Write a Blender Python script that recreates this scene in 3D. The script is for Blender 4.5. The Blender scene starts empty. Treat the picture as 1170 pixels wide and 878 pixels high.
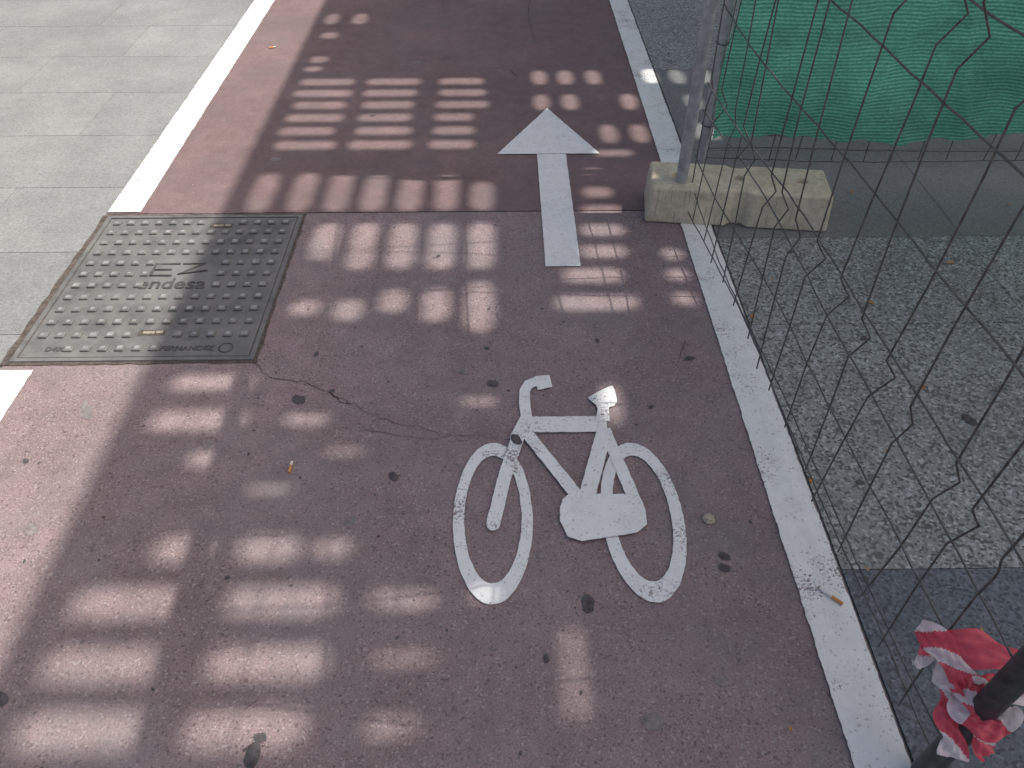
import bpy, math, random, bmesh
from mathutils import Vector, Matrix
random.seed(7)
scene=bpy.context.scene
R=math.radians

# ---------------------------------------------------------------- helpers
def empty(name,loc=(0,0,0)):
    e=bpy.data.objects.new(name,None); e.location=loc
    e.empty_display_size=.1
    scene.collection.objects.link(e); return e
def mesh(name,verts,faces,mat=None,parent=None,mats=None,midx=None,smooth=False):
    m=bpy.data.meshes.new(name); m.from_pydata([tuple(v) for v in verts],[],faces); m.update()
    o=bpy.data.objects.new(name,m); scene.collection.objects.link(o)
    if mats:
        for k in mats: m.materials.append(k)
        if midx:
            for p,i in zip(m.polygons,midx): p.material_index=i
    elif mat: m.materials.append(mat)
    if smooth:
        for p in m.polygons: p.use_smooth=True
    if parent: o.parent=parent
    return o
def box_data(x0,x1,y0,y1,z0,z1,V,F):
    n=len(V)
    V+=[(x0,y0,z0),(x1,y0,z0),(x1,y1,z0),(x0,y1,z0),(x0,y0,z1),(x1,y0,z1),(x1,y1,z1),(x0,y1,z1)]
    F+=[(n,n+3,n+2,n+1),(n+4,n+5,n+6,n+7),(n,n+1,n+5,n+4),(n+1,n+2,n+6,n+5),(n+2,n+3,n+7,n+6),(n+3,n,n+4,n+7)]
def bevel(o,w,seg=2):
    b=o.modifiers.new('bevel','BEVEL'); b.width=w; b.segments=seg; b.limit_method='ANGLE'; return b
def curve(name,lines,rad,mat,parent=None,res=2,cyclic=False):
    c=bpy.data.curves.new(name,'CURVE'); c.dimensions='3D'; c.bevel_depth=rad; c.bevel_resolution=res; c.use_fill_caps=True
    for L in lines:
        s=c.splines.new('POLY'); s.points.add(len(L)-1)
        for p,q in zip(s.points,L): p.co=(q[0],q[1],q[2],1)
        s.use_cyclic_u=cyclic
    o=bpy.data.objects.new(name,c); scene.collection.objects.link(o); c.materials.append(mat)
    if parent: o.parent=parent
    return o

# ---------------------------------------------------------------- node helpers
class NT:
    def __init__(s,name):
        s.m=bpy.data.materials.new(name); s.m.use_nodes=True; s.t=s.m.node_tree; s.n=s.t.nodes; s.l=s.t.links
        s.b=s.n['Principled BSDF']; s.out=s.n['Material Output']
        s.pos=s.n.new('ShaderNodeNewGeometry').outputs['Position']
    def put(s,inp,v):
        if hasattr(v,'is_output') : s.l.new(v,inp)
        elif isinstance(v,(tuple,list)): inp.default_value=tuple(v)+((1,) if len(v)==3 and len(inp.default_value)==4 else ())
        else: inp.default_value=v
    def noise(s,scale,detail=3,rough=.55,vec=None,dist=0):
        n=s.n.new('ShaderNodeTexNoise'); s.l.new(vec or s.pos,n.inputs['Vector'])
        n.inputs['Scale'].default_value=scale; n.inputs['Detail'].default_value=min(detail,4); n.inputs['Roughness'].default_value=rough
        n.inputs['Distortion'].default_value=dist
        return n.outputs['Fac']
    def voro(s,scale,feature='F1',vec=None):
        n=s.n.new('ShaderNodeTexVoronoi'); n.feature=feature; s.l.new(vec or s.pos,n.inputs['Vector']); n.inputs['Scale'].default_value=scale
        n.voronoi_dimensions='2D'
        return n
    def mr(s,v,a,b,c=0,d=1):
        n=s.n.new('ShaderNodeMapRange'); n.clamp=True
        s.put(n.inputs[0],v)
        for i,x in enumerate((a,b,c,d)): s.put(n.inputs[i+1],x)
        return n.outputs[0]
    def mix(s,f,a,b,mode='MIX'):
        n=s.n.new('ShaderNodeMix'); n.data_type='RGBA'; n.blend_type=mode
        s.put(n.inputs[0],f); s.put(n.inputs[6],a); s.put(n.inputs[7],b); return n.outputs[2]
    def math(s,op,a,b=0):
        n=s.n.new('ShaderNodeMath'); n.operation=op; s.put(n.inputs[0],a); s.put(n.inputs[1],b); return n.outputs[0]
    def scalec(s,c,f):
        n=s.n.new('ShaderNodeVectorMath'); n.operation='SCALE'; s.put(n.inputs[0],c); s.put(n.inputs[3],f); return n.outputs[0]
    def sep(s,v,i):
        n=s.n.new('ShaderNodeSeparateXYZ'); s.l.new(v,n.inputs[0]); return n.outputs[i]
    def mapping(s,sc):
        n=s.n.new('ShaderNodeVectorMath'); n.operation='MULTIPLY'; s.l.new(s.pos,n.inputs[0]); n.inputs[1].default_value=sc; return n.outputs[0]
    def bump(s,h,strength,dist=.003):
        n=s.n.new('ShaderNodeBump'); n.inputs['Strength'].default_value=strength; n.inputs['Distance'].default_value=dist
        s.put(n.inputs['Height'],h); s.l.new(n.outputs[0],s.b.inputs['Normal']); return n
    def fin(s,col,rough=.8,metal=0,spec=.4):
        s.put(s.b.inputs['Base Color'],col); s.put(s.b.inputs['Roughness'],rough); s.b.inputs['Metallic'].default_value=metal
        s.b.inputs['Specular IOR Level'].default_value=spec; return s.m

def asphalt_col(t,base,grain,light=(.50,.45,.43)):
    big=t.mr(t.noise(1.6,4,.65),.3,.7,.80,1.16)
    med=t.mr(t.noise(14,4,.7),.3,.7,.86,1.13)
    v=t.voro(225); rnd=t.sep(v.outputs['Color'],0)
    v2=t.voro(75); rnd2=t.sep(v2.outputs['Color'],1)
    fine=t.mr(t.noise(260,2,.7),.3,.7,1-.32*grain,1+.32*grain)
    c=t.scalec(base,t.math('MULTIPLY',t.math('MULTIPLY',big,med),fine))
    c=t.mix(t.math('MULTIPLY',t.mr(rnd,.90,.99),.40*grain),c,light)
    c=t.mix(t.math('MULTIPLY',t.mr(rnd,.11,.03),.55*grain),c,tuple(x*.32 for x in base))
    sm=t.math('MULTIPLY',t.mr(rnd2,.945,.955),t.mr(v2.outputs['Distance'],.30,.15))
    c=t.mix(t.math('MULTIPLY',sm,.62*grain),c,tuple(x*.28 for x in base))
    w=t.mr(t.noise(3.0,4,.7),.45,.72,0,.6)
    g=(base[0]*.78+.01,base[1]*.96+.01,base[2]*.98+.01)
    c=t.mix(w,c,g)
    return c,rnd
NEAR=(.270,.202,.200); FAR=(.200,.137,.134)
def lane_mat(name,base,grain,bs):
    t=NT(name); c,rnd=asphalt_col(t,base,grain)
    t.bump(t.noise(170,2,.7),bs,.004); return t.fin(c,.85,0,.3)
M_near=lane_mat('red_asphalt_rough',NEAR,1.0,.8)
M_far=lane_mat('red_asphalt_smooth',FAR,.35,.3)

def paint_mat(name,wear,base=NEAR,col=(.80,.80,.78)):
    t=NT(name); c,rnd=asphalt_col(t,base,1.0)
    n1=t.noise(150,4,.8); n2=t.noise(6,3,.6)
    w=t.math('ADD',n1,t.math('MULTIPLY',n2,.75))
    mask=t.mr(w,wear,wear+.07)
    pits=t.math('MULTIPLY',t.mr(rnd,.95,.99),.5)
    dirt=t.mr(t.noise(20,4,.7),.4,.75,0,.32)
    p=t.mix(dirt,col,(.50,.48,.46))
    p=t.mix(pits,p,(.30,.27,.26))
    c=t.mix(mask,p,c)
    t.bump(t.noise(170,2,.7),.5,.003)
    return t.fin(c,.7,0,.35)
M_line=paint_mat('worn_white_line_paint',.985)
M_sym=paint_mat('white_symbol_paint',.985)
M_arrow=paint_mat('white_arrow_paint',1.06,FAR)

def granite(name,base,contrast,sc=150,bs=.25,rough=.6):
    t=NT(name)
    v=t.voro(sc); r=t.sep(v.outputs['Color'],0)
    v2=t.voro(sc*2.1); r2=t.sep(v2.outputs['Color'],1)
    tone=t.n.new('ShaderNodeAttribute'); tone.attribute_name='tone'
    big=t.mr(t.noise(1.7,4,.7),.3,.7,.80,1.15)
    c=t.scalec(base,t.math('MULTIPLY',big,tone.outputs['Fac']))
    c=t.mix(t.math('MULTIPLY',t.mr(r,.30,.2),contrast),c,tuple(x*.28 for x in base))
    c=t.mix(t.math('MULTIPLY',t.mr(r,.78,.9),contrast*.8),c,tuple(min(.75,x*1.75) for x in base))
    c=t.mix(t.math('MULTIPLY',t.mr(r2,.2,.12),contrast*.7),c,tuple(x*.35 for x in base))
    st=t.mr(t.noise(4,4,.72),.48,.72,0,.42)
    c=t.mix(st,c,tuple(x*.66 for x in base))
    t.bump(t.noise(200,2,.7),bs,.002)
    return t.fin(c,rough,0,.4)
M_gl=granite('light_granite',(.252,.256,.246),.25,190,.15,.8)
M_gr=granite('speckled_granite',(.295,.303,.297),.88,150)
M_gd=granite('blue_granite',(.130,.147,.170),.6,160,.2,.55)
M_gs=granite('smooth_granite',(.215,.22,.213),.3,210,.15)

t=NT('ground_concrete'); c=t.scalec((.15,.146,.135),t.mr(t.noise(2,4,.7),.3,.7,.75,1.25)); t.bump(t.noise(60,4,.7),.4); M_ground=t.fin(c,.9)

# ---------------------------------------------------------------- world & sun
EL=55
w=bpy.data.worlds.new('World'); scene.world=w; w.use_nodes=True
bg=w.node_tree.nodes['Background']; sky=w.node_tree.nodes.new('ShaderNodeTexSky'); sky.sky_type='NISHITA'
sky.sun_disc=False; sky.sun_elevation=R(EL); sky.sun_rotation=R(90); sky.air_density=1; sky.dust_density=6; sky.ozone_density=.8
w.node_tree.links.new(sky.outputs[0],bg.inputs[0]); bg.inputs[1].default_value=.15
sd=bpy.data.lights.new('sun','SUN'); sd.energy=5.0; sd.angle=R(.55); sd.color=(1,.955,.885)
so=bpy.data.objects.new('sun',sd); so.rotation_euler=(0,R(90-EL),0); so.location=(6,0,9); scene.collection.objects.link(so)
scene.view_settings.view_transform='Standard'; scene.view_settings.look='None'; scene.view_settings.exposure=0

# ---------------------------------------------------------------- camera
cd=bpy.data.cameras.new('camera'); cd.sensor_width=36; cd.lens=27.05; cd.clip_start=.02; cd.clip_end=1000
co=bpy.data.objects.new('camera',cd); co.location=(.02,0,1.5); co.rotation_euler=(R(90-43.67),0,R(-.8))
scene.collection.objects.link(co); scene.camera=co

# ---------------------------------------------------------------- ground, lane
mesh('ground',[(-300,-300,0),(300,-300,0),(300,300,0),(-300,300,0)],[(0,1,2,3)],M_ground)
SEAM=2.487
mx0,mx1,my0,my1=-1.412,-.707,1.675,2.465
LL0,LL1,RL0,RL1=-1.428,-1.308,.66,.770
def sheet(name,rects,z,mat,parent=None):
    V=[];F=[]
    for x0,x1,y0,y1 in rects:
        n=len(V); V+=[(x0,y0,z),(x1,y0,z),(x1,y1,z),(x0,y1,z)]; F.append((n,n+1,n+2,n+3))
    return mesh(name,V,F,mat,parent)
lane=empty('bike_lane')
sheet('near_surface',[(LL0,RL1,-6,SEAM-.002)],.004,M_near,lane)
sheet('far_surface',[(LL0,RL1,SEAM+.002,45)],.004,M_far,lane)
def rough_strip(name,x0,x1,y0,y1,z,mat,parent=None,j=.0012,step=.007):
    n=int((y1-y0)/step); V=[];F=[]; a=b_=0
    for i in range(n+1):
        y=y0+(y1-y0)*i/n
        a=a*.55+random.uniform(-j,j); b_=b_*.55+random.uniform(-j,j)
        V+=[(x0+a,y,z),(x1+b_,y,z)]
        if i: k=2*i; F.append((k-2,k-1,k+1,k))
    return mesh(name,V,F,mat,parent)
l1=empty('lane_line')
rough_strip('near_stroke',LL0,LL1-.02,-4,1.64,.008,M_line,l1)
rough_strip('far_stroke',LL0,LL1,SEAM+.01,14,.008,M_line,l1)
l2=empty('lane_line')
rough_strip('stroke',RL0,RL1-.004,-4,14,.008,M_line,l2)

def slabs(name,cells,z,mats,parent=None):
    V=[];F=[];I=[];T=[]
    for x0,x1,y0,y1,mi,tn in cells:
        box_data(x0,x1,y0,y1,-.02,z,V,F)
        I+= [mi]*6; T+=[tn]*6
    o=mesh(name,V,F,mats=mats,midx=I,parent=parent)
    a=o.data.attributes.new('tone','FLOAT','FACE')
    for d,tn in zip(a.data,T): d.value=tn
    return o
cells=[]; g=.0012
y=3.124-.44*12; r=0
while y<14:
    off=(r%2)*.45+ (r%3)*.07
    x=LL0-.004
    nx=-1.43-.35-off*.9
    while x>-8:
        cells.append((nx+g,x-g,y+g,y+.44-g,0,random.uniform(.90,1.09)))
        x=nx; nx-=.88
    y+=.44; r+=1
slabs('sidewalk',cells,.004,[M_gl])
cells=[]
rows=[(-2.6,-.8,2),(-.8,.952,2),(.952,1.82,0),(1.82,2.30,0),(2.30,2.95,3),(2.95,3.8,3),(3.8,4.7,0),(4.7,5.6,0),(5.6,6.5,3),(6.5,7.4,0),(7.4,8.6,0)]
for y0,y1,mi in rows:
    xs=[.774,1.64,2.5,3.36,4.22,5.1,6.0]
    if mi==2: xs=[.774,1.45,2.3,3.2,4.1,5,6]
    for a,b in zip(xs,xs[1:]):
        cells.append((a+g,b-g,y0+g,y1-g,{0:0,2:1,3:2}[mi],random.uniform(.9,1.1)))
slabs('sidewalk',cells,.004,[M_gr,M_gd,M_gs])

# ---------------------------------------------------------------- painted symbols
def jit_poly(pts,step=.012,j=.0012):
    out=[]
    n=len(pts)
    for i in range(n):
        a=Vector(pts[i]);b=Vector(pts[(i+1)%n]); k=max(1,int((b-a).length/step))
        for q in range(k):
            p=a.lerp(b,q/k); out.append((p.x+random.uniform(-j,j),p.y+random.uniform(-j,j)))
    return out
def poly(name,pts,z,mat,parent,j=.0009):
    P=jit_poly(pts,j=j)
    bm=bmesh.new(); vs=[bm.verts.new((x,y,z)) for x,y in P]; f=bm.faces.new(vs); f.normal_update()
    if f.normal.z<0: f.normal_flip()
    bmesh.ops.triangulate(bm,faces=[f],ngon_method='EAR_CLIP')
    m=bpy.data.meshes.new(name); bm.to_mesh(m); bm.free(); m.materials.append(mat)
    o=bpy.data.objects.new(name,m); scene.collection.objects.link(o); o.parent=parent; return o
arrow=empty('arrow_marking')
poly('shaft',[(.162,2.132),(.280,2.132),(.281,2.9225),(.163,2.9225)],.008,M_arrow,arrow)
poly('head',[(.420,2.925),(.225,3.358),(0,2.925)],.0083,M_arrow,arrow)

bike=empty('bicycle_marking')
def ring(name,cx,cy,ax,ay,bx,by,a0,a1,z,dy=0):
    n=90; V=[];F=[]
    for i in range(n+1):
        a=R(a0+(a1-a0)*i/n); j=random.uniform(-.001,.001)
        V+=[(cx+(ax+j)*math.cos(a),cy+(ay+j)*math.sin(a),z),(cx+(bx+j)*math.cos(a),cy+dy+(by+j)*math.sin(a),z)]
        if i: k=2*i; F.append((k-2,k-1,k+1,k))
    return mesh(name,V,F,M_sym,bike)
ring('front_wheel',-.010,1.108,.0945,.234,.068,.186,68,68+352,.0080,.004)
ring('rear_wheel',.346,1.106,.0975,.232,.068,.184,126,126+350,.0080,.004)
AN=1.3
def stroke(name,pts,wd,z,cap=False):
    P=[Vector((x,y/AN)) for x,y in pts]; L=[];Rr=[]
    for i,p in enumerate(P):
        d=((P[min(i+1,len(P)-1)]-P[max(i-1,0)])).normalized(); nrm=Vector((-d.y,d.x))*wd/2
        L.append(p+nrm); Rr.append(p-nrm)
    out=L+Rr[::-1]
    if cap:
        d=(P[-1]-P[-2]).normalized(); nrm=Vector((-d.y,d.x))*wd/2
        capp=[P[-1]+nrm*math.cos(R(a))+d*wd/2*math.sin(R(a)) for a in (30,60,90,120,150)]
        out=L+capp+Rr[::-1]
    poly(name,[(q.x,q.y*AN) for q in out],z,M_sym,bike,.0008)
stroke('handlebar',[(.140,1.566),(.108,1.571),(.088,1.560),(.0765,1.5326),(.0755,1.485),(.078,1.43)],.030,.0095)
poly('grip',[(.108,1.592),(.148,1.597),(.155,1.548),(.112,1.535)],.0102,M_sym,bike)
stroke('stem',[(.085,1.440),(.048,1.345)],.036,.0110)
stroke('top_tube',[(.082,1.404),(.292,1.404)],.044,.0103)
stroke('fork',[(.057,1.365),(.022,1.24),(-.009,1.085)],.033,.0118,True)
stroke('down_tube',[(.076,1.375),(.200,1.155)],.031,.0124)
stroke('seat_tube',[(.285,1.385),(.215,1.150)],.039,.0118)
stroke('seat_stay',[(.284,1.385),(.338,1.13)],.031,.0095)
poly('saddle',[(.2490,1.502),(.2560,1.488),(.2690,1.474),(.2720,1.455),(.2610,1.412),(.3000,1.412),(.3030,1.462),(.3190,1.470),(.3285,1.484),(.3270,1.530),(.3225,1.548),(.3130,1.545),(.2800,1.524)],.0125,M_sym,bike,.0006)
poly('chain_case',[(.1595,1.1526),(.1820,1.1767),(.200,1.168),(.3078,1.166),(.345,1.152),(.3555,1.120),(.3530,1.0755),(.3272,1.0532),(.1966,1.0304),(.163,1.0435),(.1492,1.0881),(.151,1.13)],.0132,M_sym,bike)

# ---------------------------------------------------------------- manhole
t=NT('cast_iron'); n=t.mr(t.noise(4,4,.7),.3,.7,.7,1.3)
c=t.scalec((.150,.148,.142),n); c=t.mix(t.mr(t.noise(14,4,.75),.42,.7,0,.6),c,(.265,.252,.232)); t.bump(t.noise(300,3,.7),.4,.002)
M_iron=t.fin(c,.65,.15,.4)
t=NT('polished_iron'); c=t.scalec((.36,.35,.33),t.mr(t.noise(40,4,.7),.3,.7,.5,1.25)); t.bump(t.noise(300,3,.7),.2,.001); M_ironp=t.fin(c,.5,.2,.5)
t=NT('lettering_iron'); c=t.scalec((.095,.09,.085),t.mr(t.noise(40,4,.7),.3,.7,.5,1.4)); M_iront=t.fin(c,.6,.2,.5)
t=NT('gap_dirt'); c=t.scalec((.10,.082,.070),t.mr(t.noise(80,4,.7),.3,.7,.4,1.6)); t.bump(t.noise(120,4,.7),.6); M_gap=t.fin(c,.95)
t=NT('concrete_patch'); c=t.scalec((.36,.31,.25),t.mr(t.noise(60,4,.75),.3,.7,.6,1.35)); t.bump(t.noise(160,4,.7),.7,.004); M_conc=t.fin(c,.9)
mh=empty('manhole_cover')
ring_o=jit_poly([(mx0-.026,my0-.012),(mx1+.010,my0-.010),(mx1+.010,my1+.012),(mx0-.022,my1+.012)],.03,.0035)
V=[(x,y,.0065) for x,y in ring_o]; mesh('mortar_margin',V,[tuple(range(len(V)))],M_gap,mh)
V=[];F=[]
fw=.014
for a in [(mx0,mx1,my0,my0+fw),(mx0,mx1,my1-fw,my1),(mx0,mx0+fw,my0+fw,my1-fw),(mx1-fw,mx1,my0+fw,my1-fw)]:
    box_data(*a,-.01,.0105,V,F)
mesh('frame',V,F,M_iron,mh)
V=[];F=[]; box_data(mx0+fw+.004,mx1-fw-.004,my0+fw+.004,my1-fw-.004,-.01,.0095,V,F)
pl=mesh('plate',V,F,M_iron,mh); bevel(pl,.002)
V=[];F=[]; V2=[];F2=[]
nx_,ny_=13,12
for i in range(nx_):
    for j in range(ny_):
        x=mx0+.052+(mx1-mx0-.104)*i/(nx_-1); yy=my0+.052+(my1-my0-.104)*j/(ny_-1)
        if 5<=i<=8 and 5<=j<=7: continue
        if abs(x+.985)<.06 and abs(yy-2.395)<.03: continue
        if abs(x+1.04)<.06 and abs(yy-1.80)<.03: continue
        if j==0 and (i<2 or i>7): continue
        box_data(x-.0135,x+.0135,yy-.0125,yy+.0125,.009,.0165,V,F)
        n=len(V2); q=random.uniform(.6,1.0)
        V2+=[(x-.0095*q,yy-.0085*q,.01675),(x+.0095*q,yy-.0085*q,.01675),(x+.0095*q,yy+.0085*q,.01675),(x-.0095*q,yy+.0085*q,.01675)]; F2.append((n,n+1,n+2,n+3))
b=mesh('studs',V,F,M_iron,mh); bevel(b,.003,2)
mesh('stud_wear',V2,F2,M_ironp,mh)
def text(name,s,size,x,y,z,mat,ext=.0022):
    c=bpy.data.curves.new(name,'FONT'); c.body=s; c.size=size; c.extrude=ext; c.align_x='CENTER'; c.align_y='CENTER'; c.offset=.0006
    o=bpy.data.objects.new(name,c); o.location=(x,y,z); scene.collection.objects.link(o); c.materials.append(mat); o.parent=mh; return o
text('lettering','endesa',.080,-1.055,2.045,.0105,M_iront,.0015)
text('maker_lettering','A. FERNANDEZ',.028,-.93,1.726,.0102,M_iront,.001)
text('class_lettering','D400',.026,-1.30,1.726,.0102,M_iront,.001)
curve('logo',[[(-1.06,2.158,.0105),(-1.14,2.158,.0105),(-1.14,2.125,.0105),(-1.08,2.125,.0105)],[(-1.14,2.125,.0105),(-1.14,2.092,.0105),(-1.07,2.092,.0105)],
     [(-1.05,2.158,.0105),(-.98,2.158,.0105),(-1.05,2.098,.0105),(-.96,2.12,.0105)]],.0042,M_iront,mh)
curve('seal',[[( -.80+.02*math.cos(R(a)),1.728+.02*math.sin(R(a)),.010) for a in range(0,360,20)]],.0025,M_iront,mh,cyclic=True)
for kx,ky in ((-.985,2.395),(-1.04,1.80)):
    V=[];F=[]; box_data(kx-.04,kx+.04,ky-.013,ky+.013,.0096,.0102,V,F); mesh('key_slot',V,F,M_gap,mh)
    V=[];F=[]; box_data(kx-.026,kx+.008,ky-.007,ky+.005,.0100,.0125,V,F); box_data(kx+.012,kx+.032,ky-.004,ky+.008,.0100,.0115,V,F); o=mesh('key_slot_grit',V,F,M_conc,mh); bevel(o,.001)

# ---------------------------------------------------------------- cracks, gum, seam
t=NT('crack_dark'); c=t.scalec((.075,.055,.052),t.mr(t.noise(90,4),.3,.7,.6,1.5)); M_crack=t.fin(c,.95)
def crack(name,pts,wd,parent,sub=7,j=.007):
    P=[]
    for a,b2 in zip(pts,pts[1:]):
        for q in range(sub):
            f=q/sub; P.append((a[0]+(b2[0]-a[0])*f+random.uniform(-j,j),a[1]+(b2[1]-a[1])*f+random.uniform(-j,j)))
    V=[];F=[]
    for i,p in enumerate(P):
        a=Vector(P[max(0,i-1)]);b2=Vector(P[min(len(P)-1,i+1)]); d=(b2-a).normalized(); w_=wd*random.uniform(.2,1.2)*(1-.5*i/len(P))
        V+=[(p[0]-d.y*w_,p[1]+d.x*w_,.0056),(p[0]+d.y*w_,p[1]-d.x*w_,.0056)]
        if i: k=2*i; F.append((k-2,k-1,k+1,k))
    return mesh(name,V,F,M_crack,parent)
cr=empty('pavement_crack')
crack('crack_1',[(-.7057,1.665),(-.644,1.604),(-.5408,1.5824),(-.4585,1.5326),(-.405,1.498),(-.3016,1.4316),(-.181,1.393),(-.064,1.343)],.0013,cr,7,.005)
crack('crack_2',[(-.47,1.55),(-.43,1.50),(-.39,1.485)],.0028,cr,6,.004)
crack('crack_3',[(.20,6.0),(.22,5.2),(.17,4.6),(.21,4.1)],.0022,cr,8)
crack('crack_4',[(.10,3.72),(.06,3.80),(-.05,3.84),(-.12,3.78)],.0022,cr,6)
crack('crack_5',[(.56,1.75),(.53,1.66),(.50,1.62)],.0015,cr)
crack('seam_crack',[(x*.1-1.40,SEAM) for x in range(0,22)],.0035,cr,6,.003)
crack('crack_6',[(-.35,1.40),(-.2,1.36),(-.02,1.375),(.04,1.35)],.0009,cr,6,.004)
t=NT('old_gum'); c=t.scalec((.078,.070,.072),t.mr(t.noise(70,4),.3,.7,.6,1.5)); M_gum=t.fin(c,.8)
V=[];F=[]
def blob(x,y,r,z=.0058):
    n=len(V); m=14; ph=random.random()*6; V.append((x,y,z+.0012))
    for i in range(m):
        a=2*math.pi*i/m; rr=r*(1+.22*math.sin(2*a+ph)+random.uniform(-.12,.12)); V.append((x+rr*math.cos(a),y+rr*math.sin(a)*1.15,z))
    for i in range(m): F.append((n,n+1+i,n+1+(i+1)%m))
for x,y,r in [(-.547,1.512,.020),(-.012,1.568,.017),(.518,.991,.013),(.512,.960,.014),(-.457,.568,.022),(-.449,.60,.012),(-.979,.682,.018),(1.267,1.409,.020),(-.259,1.235,.014),(.197,.874,.020),(-.46,1.545,.008),(.9,1.2,.01),(1.1,1.75,.012),(.30,1.75,.009),(.1,.75,.009),(-.6,.95,.007),(-.2,2.2,.009),(-1.2,1.3,.009),(-.55,3.3,.012),(.42,1.47,.008),(-.53,1.70,.010),(-.03,1.72,.008),(-.1,.5,.01)]:
    blob(x,y,r*.85)
for _ in range(110):
    blob(random.uniform(-1.25,.62),random.uniform(.2,2.4),random.uniform(.0015,.004))
mesh('chewing_gum_stains',V,F,M_gum)
V=[];F=[]; blob(.050,1.348,.015,.0136); mesh('chewing_gum_stains',V,F,M_gum)
t=NT('faded_gum'); c=t.scalec((.21,.185,.18),t.mr(t.noise(80,4),.3,.7,.7,1.3)); M_smear=t.fin(c,.85)
V=[];F=[]
for x,y,r in [(-1.11,1.47,.022),(-1.13,1.50,.012),(-1.095,1.088,.018),(-.35,1.10,.016),(.45,.7,.014),(-.10,1.62,.014),(.3,.62,.02),(-.75,1.35,.014),(.1,1.0,.012),(-.9,2.9,.02),(-.4,3.9,.02),(.5,2.3,.014)]:
    blob(x,y,r*.9,.0053)
mesh('chewing_gum_stains',V,F,M_smear)

# ---------------------------------------------------------------- concrete footing block
t=NT('tan_concrete'); c=t.scalec((.66,.58,.43),t.mr(t.noise(25,4,.75),.3,.7,.75,1.2)); c=t.mix(t.mr(t.noise(7,4,.7),.5,.7,0,.4),c,(.46,.385,.27))
c=t.mix(t.mr(t.voro(60).outputs['Distance'],.12,.06,0,.6),c,(.22,.18,.12))
t.bump(t.noise(90,4,.8),.8,.006); M_tan=t.fin(c,.95)
blk=empty('concrete_block',(.862,2.47,0)); blk.rotation_euler=(0,0,R(-7))
prof=[(-.32,-.105),(-.04,-.105),(-.018,-.085),(.018,-.085),(.04,-.105),(.32,-.105),(.32,.105),(.04,.105),(.018,.085),(-.018,.085),(-.04,.105),(-.32,.105)]
def prism(name,prof,z0,z1,mat,parent,taper=.0):
    n=len(prof); V=[(x,y,z0) for x,y in prof]+[(x*(1-taper),y*(1-taper*2),z1) for x,y in prof]
    F=[tuple(range(n))[::-1],tuple(range(n,2*n))]+[(i,(i+1)%n,n+(i+1)%n,n+i) for i in range(n)]
    return mesh(name,V,F,mat,parent)
body=prism('body',prof,.0045,.142,M_tan,blk,.03)
bm=bmesh.new()
for hx in (-.217,.0,.217):
    bmesh.ops.create_cone(bm,cap_ends=True,segments=20,radius1=.020,radius2=.020,depth=.03,matrix=Matrix.Translation((hx,0,.142)))
m=bpy.data.meshes.new('hole_cutter'); bm.to_mesh(m); bm.free(); cut=bpy.data.objects.new('hole_cutter',m); scene.collection.objects.link(cut); cut.parent=blk
bevel(body,.010,3)
bo=body.modifiers.new('holes','BOOLEAN'); bo.object=cut; bo.operation='DIFFERENCE'; bo.solver='EXACT'
bpy.context.view_layer.update()
dg=bpy.context.evaluated_depsgraph_get(); nm=bpy.data.meshes.new_from_object(body.evaluated_get(dg)); body.modifiers.clear(); body.data=nm
bpy.data.objects.remove(cut,do_unlink=True)

# ---------------------------------------------------------------- metal
t=NT('galvanised_steel'); c=t.scalec((.42,.43,.44),t.mr(t.noise(35,4,.7),.3,.7,.7,1.2)); t.bump(t.noise(150,3),.1,.001); M_galv=t.fin(c,.5,.4,.5)
t=NT('dark_weathered_steel'); c=t.scalec((.11,.105,.10),t.mr(t.noise(60,4,.7),.3,.7,.6,1.7)); M_wire=t.fin(c,.5,.4,.5)
t=NT('dark_post_steel'); c=t.scalec((.07,.068,.07),t.mr(t.noise(30,4,.7),.3,.7,.6,1.6)); M_post=t.fin(c,.5,.4,.5)

def panel(parent,A,B,z0,z1,folds,vs,hs,amp,side,mat,rad,jit=.003,drift=0,bow=.018,sag=.012):
    A=Vector(A);B=Vector(B); d=(B-A); L=d.length; d.normalize(); nr=Vector((-d.y,d.x))*side
    lines=[]
    def off(z,am):
        o=0
        for f in folds: o=max(o,am*max(0,1-abs(z-f)/.05))
        return o
    zs=sorted(set([z0,z1]+[f+k for f in folds for k in (-.05,0,.05)]+[z0+(z1-z0)*i/9 for i in range(10)]))
    n=int(L/vs)
    for i in range(n+1):
        s=min(L,i*vs+ (0 if i in(0,n) else random.uniform(-.016,.016))); k=random.uniform(-1,1)*drift
        ln=[]; am=amp*random.uniform(.35,1.3); bw=random.uniform(-1,1)*bow; ph=random.random()*6
        for z in zs:
            q=A+d*(s+k*(z-z0)+bw*math.sin(z*3.1+ph)+random.uniform(-jit,jit))+nr*(off(z,am)+.010*math.sin(z*2.3+ph)+random.uniform(-jit,jit)*.5); ln.append((q.x,q.y,z))
        lines.append(ln)
    for z in hs:
        ln=[]; m=int(L/.06); ph=random.random()*6; sg=random.uniform(.5,1.5)*sag
        for i in range(m+1):
            s=L*i/m; q=A+d*s+nr*(off(z,amp)+.004+.008*math.sin(s*5+ph)+random.uniform(-jit,jit)*.5); ln.append((q.x,q.y,z+random.uniform(-jit,jit)*.6+sg*math.sin(s*2.6+ph)))
        lines.append(ln)
    curve('wire_mesh',lines,rad,mat,parent,1)

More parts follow.
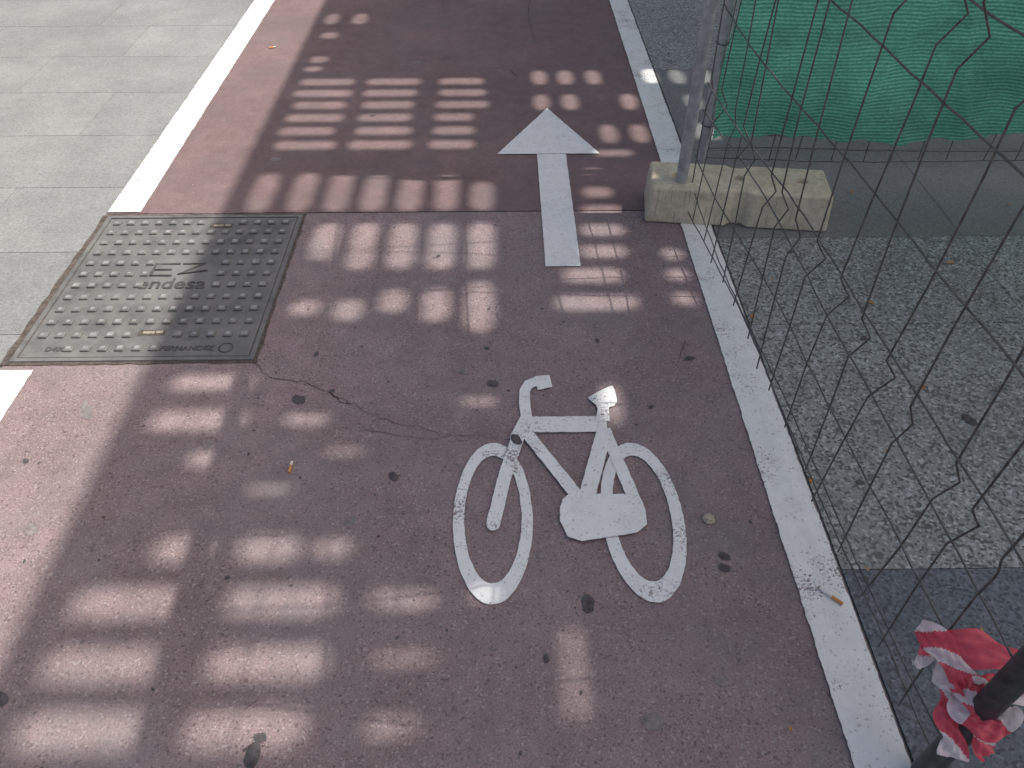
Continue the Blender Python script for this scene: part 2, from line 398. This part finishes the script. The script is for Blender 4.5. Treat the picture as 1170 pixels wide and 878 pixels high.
fence=empty('construction_fence')
PA=(.652,2.452); PB=(.775,.515)
curve('post',[[(PA[0],PA[1],.13),(PA[0],PA[1],2.05)]],.0205,M_galv,fence,6)
curve('end_post',[[(PB[0],PB[1],.02),(PB[0],PB[1],2.05)]],.0205,M_post,fence,6)
curve('top_rail',[[(PA[0],PA[1],2.05),(PB[0],PB[1],2.05)]],.0205,M_galv,fence,6)
hs=[.075,.12,.27,.425,.525,.74,.96,1.13,1.38,1.6,1.8,1.98]
panel(fence,(PA[0]+.03,PA[1]-.02),(PB[0]-.005,PB[1]+.02),.06,2.0,[.475,1.075,1.7],.122,hs,.028,1,M_wire,.0021,.003,.07,.03,.018)

nf=empty('netting_fence')
NY=2.78
curve('post',[[(.80,NY,.01),(.80,NY,2.05)]],.019,M_galv,nf,6)
curve('end_post',[[(4.2,NY-.05,.01),(4.2,NY-.05,2.05)]],.019,M_galv,nf,6)
panel(nf,(.82,NY),(4.18,NY-.05),.05,2.0,[.5,1.2],.12,[.05,.09,.16,.35,.5,.75,1,1.2,1.5,2.0],.006,1,M_wire,.002,.003,.01,.008,.006)
t=NT('green_netting')
wv=t.n.new('ShaderNodeTexWave'); wv.wave_type='BANDS'; wv.bands_direction='Z'; t.l.new(t.pos,wv.inputs[0]); wv.inputs['Scale'].default_value=24; wv.inputs['Distortion'].default_value=.6; wv.inputs['Detail'].default_value=2; wv.inputs['Detail Scale'].default_value=1.5
tone=t.mr(t.noise(5,4,.7,vec=t.mapping((.8,1,1.6))),.32,.68,.74,1.18)
weave=t.mr(t.noise(240,1,.5,vec=t.mapping((.35,1,1))),.35,.65,.8,1.15)
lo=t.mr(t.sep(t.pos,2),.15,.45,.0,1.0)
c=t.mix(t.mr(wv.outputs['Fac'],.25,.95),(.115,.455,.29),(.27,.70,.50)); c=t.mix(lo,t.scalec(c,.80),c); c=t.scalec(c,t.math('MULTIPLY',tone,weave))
t.fin(c,.6,0,.4)
t.bump(wv.outputs['Fac'],.25,.003)
tr=t.n.new('ShaderNodeBsdfTranslucent'); t.l.new(c,tr.inputs[0]); ms=t.n.new('ShaderNodeMixShader'); ms.inputs[0].default_value=.4
t.l.new(t.b.outputs[0],ms.inputs[1]); t.l.new(tr.outputs[0],ms.inputs[2]); t.l.new(ms.outputs[0],t.out.inputs[0]); M_net=t.m
nx_,nz_=300,80; V=[];F=[]
def crease(x,z,x0,z0,ang,w_,a):      # sharp pulled fold along a line
    d=(x-x0)*math.sin(ang)-(z-z0)*math.cos(ang); return a*math.exp(-abs(d)/w_)
for i in range(nx_+1):
    x=.815+3.35*i/nx_
    zb=.158+.010*math.sin(x*7)+.006*math.sin(x*23+1)+.004*math.sin(x*61)
    for j in range(nz_+1):
        f=j/nz_; zz=zb+(1.96-zb)*f
        lean=x*3.1+zz*1.6
        yy=NY-.040-.05*(x-.8)/3.4+.018*math.sin(lean*2.3+1.2*math.sin(zz*2))+.006*math.sin(lean*6.1+zz*3)+.004*math.sin(x*33-zz*7)+.005*math.exp(-((zz-.3)**2)*60)*math.sin(x*38)
        yy-=crease(x,zz,1.3,.2,1.2,.03,.016)+crease(x,zz,1.75,.2,1.9,.03,.016)+crease(x,zz,1.1,.2,1.45,.025,.012)+crease(x,zz,1.5,.50,.06,.02,.012)+crease(x,zz,2.2,.3,1.0,.03,.014)+crease(x,zz,1.5,.82,-.08,.02,.012)
        V.append((x+.006*math.sin(zz*12),yy,zz))
for i in range(nx_):
    for j in range(nz_):
        a=i*(nz_+1)+j; F.append((a,a+nz_+1,a+nz_+2,a+1))
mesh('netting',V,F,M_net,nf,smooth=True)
V=[];F=[]
for i in range(13):
    for j in range(41):
        a=i/12; zz=.86+1.05*j/40
        V.append((.79-.20*a*(1+.25*math.sin(zz*9)),NY+.03+.05*math.sin(a*5+zz*3)+.02*a,zz+.08*a))
for i in range(12):
    for j in range(40):
        a=i*41+j; F.append((a,a+41,a+42,a+1))
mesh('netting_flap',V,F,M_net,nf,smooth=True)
curve('cable_ties',[[(.80+.022*math.cos(R(a)),NY-.004+.026*math.sin(R(a)),z) for a in range(0,361,30)] for z in (.2,.5,.8,1.1)],.002,M_post,nf,1)

# ---------------------------------------------------------------- barrier tape
def plast(name,col):
    t=NT(name); c=t.scalec(col,t.mr(t.noise(60,4,.7),.3,.7,.82,1.12)); t.fin(c,.4,0,.5)
    tr=t.n.new('ShaderNodeBsdfTranslucent'); t.l.new(c,tr.inputs[0]); ms=t.n.new('ShaderNodeMixShader'); ms.inputs[0].default_value=.35
    t.l.new(t.b.outputs[0],ms.inputs[1]); t.l.new(tr.outputs[0],ms.inputs[2]); t.l.new(ms.outputs[0],t.out.inputs[0]); return t.m
M_red=plast('red_plastic',(.84,.12,.17)); M_wht=plast('white_plastic',(.88,.80,.79))
tape=empty('barrier_tape')
NV=Vector((-.50,-.40,.77)).normalized()
def ribbon(name,pts,wd,period,phase=0,crumple=.003,twist=0,a0=0,diag=.0):
    P=[Vector(p) for p in pts]; S=[]; N=20
    for i in range(len(P)-1):
        p0=P[max(i-1,0)];p1=P[i];p2=P[i+1];p3=P[min(i+2,len(P)-1)]
        for q in range(N):
            f=q/N; S.append(.5*((2*p1)+(p2-p0)*f+(2*p0-5*p1+4*p2-p3)*f*f+(3*p1-p0-3*p2+p3)*f**3))
    S.append(P[-1]); V=[];F=[];I=[]; dist=0; W=12; ph=random.random()*9
    for i,p in enumerate(S):
        d=(S[min(i+1,len(S)-1)]-S[max(0,i-1)]).normalized()
        s0=d.cross(NV).normalized(); u0=s0.cross(d)
        a=a0+twist*i/len(S)+.25*math.sin(i*.12+ph); sv=(s0*math.cos(a)+u0*math.sin(a)); nv=d.cross(sv)
        if i: dist+=(p-S[i-1]).length
        for k in range(W+1):
            f=k/W-.5
            V.append(p+sv*wd*f*(.9+.18*math.sin(i*.16+ph))+nv*crumple*(math.sin(k*.8+i*.25+ph)+.6*math.sin(k*1.7-i*.11)))
        if i:
            for k in range(W):
                n=i*(W+1)+k; F.append((n-W-1,n-W,n+1,n)); I.append(int((dist+phase+diag*wd*k/W)/period)%2)
    mesh(name,V,F,mats=[M_red,M_wht],midx=I,parent=tape,smooth=True)
px,py=PB
ribbon('strip_1',[(.716,.632,.300),(.750,.612,.315),(.790,.592,.328),(.835,.568,.332),(.88,.54,.33)],.060,.20,0,.003,.3,.1)
ribbon('strip_2',[(.712,.645,.312),(.732,.615,.314),(.746,.580,.306),(.756,.545,.300),(.766,.505,.294)],.046,.034,.034,.003,.4,-.2,.9)
ribbon('strip_3',[(.728,.585,.275),(.752,.565,.285),(.780,.548,.294),(.815,.540,.297),(.85,.530,.290)],.046,.060,.06,.004,.5,.2,.6)
ribbon('loop',[(px+.028*math.cos(R(a)),py+.028*math.sin(R(a)),.262+.0001*a) for a in range(0,400,40)],.045,.05,0,.003,.3)
ribbon('knot',[(.742,.550,.305),(.755,.535,.285),(.775,.522,.280),(.790,.530,.295),(.775,.548,.310),(.755,.552,.305)],.034,.06,.0,.005,1.2,.3)
ribbon('tail_1',[(.748,.560,.278),(.742,.535,.262),(.735,.512,.245),(.740,.490,.225),(.735,.47,.21)],.046,.055,.055,.004,.5,.1,1)
ribbon('tail_2',[(.765,.545,.285),(.772,.520,.265),(.776,.495,.245),(.790,.47,.22)],.038,.05,.0,.004,.6,.3,1)
ribbon('tail_3',[(.730,.605,.285),(.712,.598,.276),(.700,.602,.270)],.014,.09,.1,.002,.5)
ribbon('fringe',[(.720,.618,.290),(.708,.604,.283),(.704,.588,.276)],.010,.09,.1,.001,.5)

# ---------------------------------------------------------------- small litter
def simple(name,col,r=.8):
    t=NT(name); c=t.scalec(col,t.mr(t.noise(150,4),.3,.7,.75,1.2)); return t.fin(c,r)
M_filter=simple('filter_orange',(.60,.28,.10)); M_paper=simple('cigarette_paper',(.7,.68,.62)); M_ash=simple('ash',(.08,.07,.06)); M_leaf=simple('dry_leaf',(.46,.22,.08)); M_foil=simple('crumpled_foil',(.40,.36,.27),.4)
def butt(x,y,z,ang,L=.022,pl=.012):
    e=empty('cigarette_butt',(x,y,z)); e.rotation_euler=(0,0,R(ang))
    curve('filter',[[(0,0,0),(L,0,0)]],.0038,M_filter,e,3); curve('paper',[[(L,0,0),(L+pl,0,.0006)]],.0037,M_paper,e,3)
    curve('tip',[[(L+pl,0,.0006),(L+pl+.002,0,.0006)]],.003,M_ash,e,3)
butt(-.522,1.250,.0085,88); butt(.745,.862,.0125,135,.026,.03); butt(.775,1.2,.009,60,.015,.004); butt(-1.18,4.1,.009,20)
V=[];F=[]
def leaf(x,y,z,s,a):
    n=len(V); c_,s_=math.cos(a),math.sin(a)
    for lx,ly,lz in [(-1,0,0),(-.3,.45,.18),(.5,.35,.12),(1.1,0,.05),(.4,-.4,.2),(-.4,-.38,.1),(0,0,.02)]:
        V.append((x+s*(lx*c_-ly*s_),y+s*(lx*s_+ly*c_),z+s*lz))
    for i in range(6): F.append((n+6,n+i,n+(i+1)%6))
for x,y,s in [(1.525,2.132,.015),(1.177,1.919,.015),(1.188,1.533,.016),(.790,1.853,.015),(1.0,1.3,.006),(1.35,2.6,.01),(.9,2.05,.006),(1.02,.8,.006),(1.6,1.7,.007),(.56,.6,.006),(1.9,2.5,.01),(.83,.95,.006)]:
    leaf(x,y,.009,s,random.random()*6)
mesh('fallen_leaves',V,F,M_leaf)
bm=bmesh.new(); bmesh.ops.create_icosphere(bm,subdivisions=3,radius=.014)
for v in bm.verts: v.co*=random.uniform(.75,1.2); v.co.z*=.4
m=bpy.data.meshes.new('crumpled_wrapper'); bm.to_mesh(m); bm.free(); m.materials.append(M_foil)
o=bpy.data.objects.new('crumpled_wrapper',m); o.location=(.502,1.093,.009); scene.collection.objects.link(o)
V=[];F=[]
leaf(.560,1.665,.006,.018,.2); 
mesh('black_scrap',V[-7:],[(6,i,(i+1)%6) for i in range(6)],M_gum)
V=[];F=[]
for _ in range(520):
    x=random.uniform(-1.4,2.2); y=random.uniform(.1,3.6); s=random.uniform(.0007,.0019)
    if mx0<x<mx1 and my0<y<my1: continue
    z=.0045 if not(RL0<x<RL1) else .0085; n=len(V)
    V+=[(x-s,y-s,z),(x+s,y-s*.7,z),(x+s*.8,y+s,z),(x-s*.7,y+s,z),(x,y,z+s*1.3)]; F+=[(n,n+1,n+4),(n+1,n+2,n+4),(n+2,n+3,n+4),(n+3,n,n+4)]
mesh('loose_grit',V,F,simple('grit',(.42,.38,.33)))

# ---------------------------------------------------------------- added overhead shadow mask, out of view; holes shaped to cast the light patches
TE=math.tan(R(EL))
def HCY(y): return max(3.3,5.3-.57*y)
H=[]; rnd_=random.Random(3)
for k,y in enumerate((3.67,3.54,3.41,3.28,3.15,3.02)):
    for a,b2 in ((-.936,-.685),(-.62,-.367),(-.285,-.05 if y>3.35 else -.11)): H.append((a+rnd_.uniform(-.01,.015),b2+rnd_.uniform(-.02,.01),y-.036,y+.036))
H+=[(-.96,-.89,4.46,4.62),(-.81,-.73,4.46,4.62),(-.94,-.86,4.24,4.33),(-.94,-.86,3.91,3.99),(-.95,-.87,3.80,3.86)]
cs=[-.893,-.743,-.605,-.469,-.332,-.195,-.059]
for c_,dy in zip(cs,(.0,.0,.0,.01,.0,.0,.08)): H.append((c_-.041,c_+.041,2.50,2.78-dy))
for c_ in cs[2:]: H.append((c_-.043,c_+.043,2.13+ (.06 if c_<-.5 else 0),2.41))
for c_,a,b2 in zip(cs[2:],(1.885,1.86,1.90,1.85,1.80),(1.96,1.96,2.01,2.02,2.05)): H.append((c_-.040,c_+.040,a,b2))
for y,a,b2 in ((2.357,.30,.445),(2.487,.315,.46),(2.22,.29,.435),(2.083,.22,.41),(1.937,.187,.437),(2.62,.33,.43),(2.768,.34,.42)): H.append((a,b2,y-.037,y+.037))
for y in (2.20,2.08,1.95): H.append((.565,.625,y-.03,y+.035))
for y,xs in ((3.11,(.475,.605)),(3.43,(.2,.33,.6)),(3.71,(.2,.326,.461,.737,.87,1.0))): 
    for x in xs: H.append((x-.034,x+.034,y-.08,y+.08))
H+=[(.40,.55,2.91,2.96),(.86,.93,3.35,3.5),(.99,1.06,3.35,3.5),(.84,.95,3.05,3.2)]
def st(x0,x1,y,h): H.append((x0+rnd_.uniform(-.01,.01),x1+rnd_.uniform(-.015,.01),y-h,y+h))
st(-.926,-.685,1.586,.030); st(-.925,-.675,1.438,.036); st(-.58,-.46,1.438,.020); st(-.79,-.70,1.30,.028)
st(-.785,-.663,1.026,.036); st(-.593,-.461,1.026,.034); st(-.42,-.35,1.026,.026)
for y,h in ((.8906,.037),(.75,.036),(.617,.037),(.48,.036),(.34,.036)):
    st(-.925,-.685,y,h); st(-.598,-.365,y,h*.95)
for a,b2,y,h in ((-.273,-.13,.8906,.018),(-.25,-.14,.755,.009),(-.262,-.15,.617,.015),(-.06,.0,.90,.015)): st(a,b2,y,h)
st(-.62,-.50,1.20,.010); st(-.45,-.36,1.32,.010); st(-.10,-.02,1.50,.012)
H+=[(.285,.335,1.41,1.56),(.142,.164,.60,.84)]
HH=[]
for a,b2,c_,d_ in H:
    rx=min(.012,(b2-a)*.2); ry=min(.012,(d_-c_)*.2)
    if (d_-c_)>.12: rx=.011; ry=.03
    HH+=[(a,b2,c_+ry,d_-ry),(a+rx,b2-rx,c_,d_)]
H=HH
x0c,x1c,y0c,y1c=-1.0,3.5,-2.2,9
xs=sorted(set([x0c,x1c]+[round(v,4) for h in H for v in h[:2]])); ys=sorted(set([y0c,y1c,(5.3-3.3)/.57]+[round(v,4) for h in H for v in h[2:]]))
V=[];F=[]
for j in range(len(ys)-1):
    yc=(ys[j]+ys[j+1])/2; run=None; rowH=[h for h in H if h[2]<yc<h[3]]
    ha,hb=HCY(ys[j]),HCY(ys[j+1])
    for i in range(len(xs)-1):
        xc=(xs[i]+xs[i+1])/2
        hole=any(h[0]<xc<h[1] for h in rowH)
        if not hole and run is None: run=xs[i]
        if (hole or i==len(xs)-2) and run is not None:
            e_=xs[i] if hole else xs[i+1]; n=len(V)
            V+=[(run+ha/TE,ys[j],ha),(e_+ha/TE,ys[j],ha),(e_+hb/TE,ys[j+1],hb),(run+hb/TE,ys[j+1],hb)]; F.append((n,n+1,n+2,n+3)); run=None
M_mask=simple('shadow_mask_panel',(.70,.67,.60),.7)
can=empty('added_shadow_mask')  # unseen sheet with supports, added only to shape sunlight on the lane
mesh('shadow_mask_sheet',V,F,M_mask,can)
YK=(5.3-3.3)/.57
def P3(xg,y,dz=0): h=HCY(y); return (xg+h/TE,y,h+dz)
curve('mask_rails',[[P3(xg,y,.024) for y in (y0c,YK,y1c)] for xg in (x0c+.02,1.3,x1c)]+[[P3(x0c+.02,y,.064),P3(x1c,y,.064)] for y in (y0c,5.2,y1c)],.02,M_galv,can,3)
curve('mask_posts',[[(P3(xg,y)[0],y,0),P3(xg,y,.02)] for xg in (x0c+.02,x1c) for y in (y0c,y1c)],.04,M_galv,can,4)
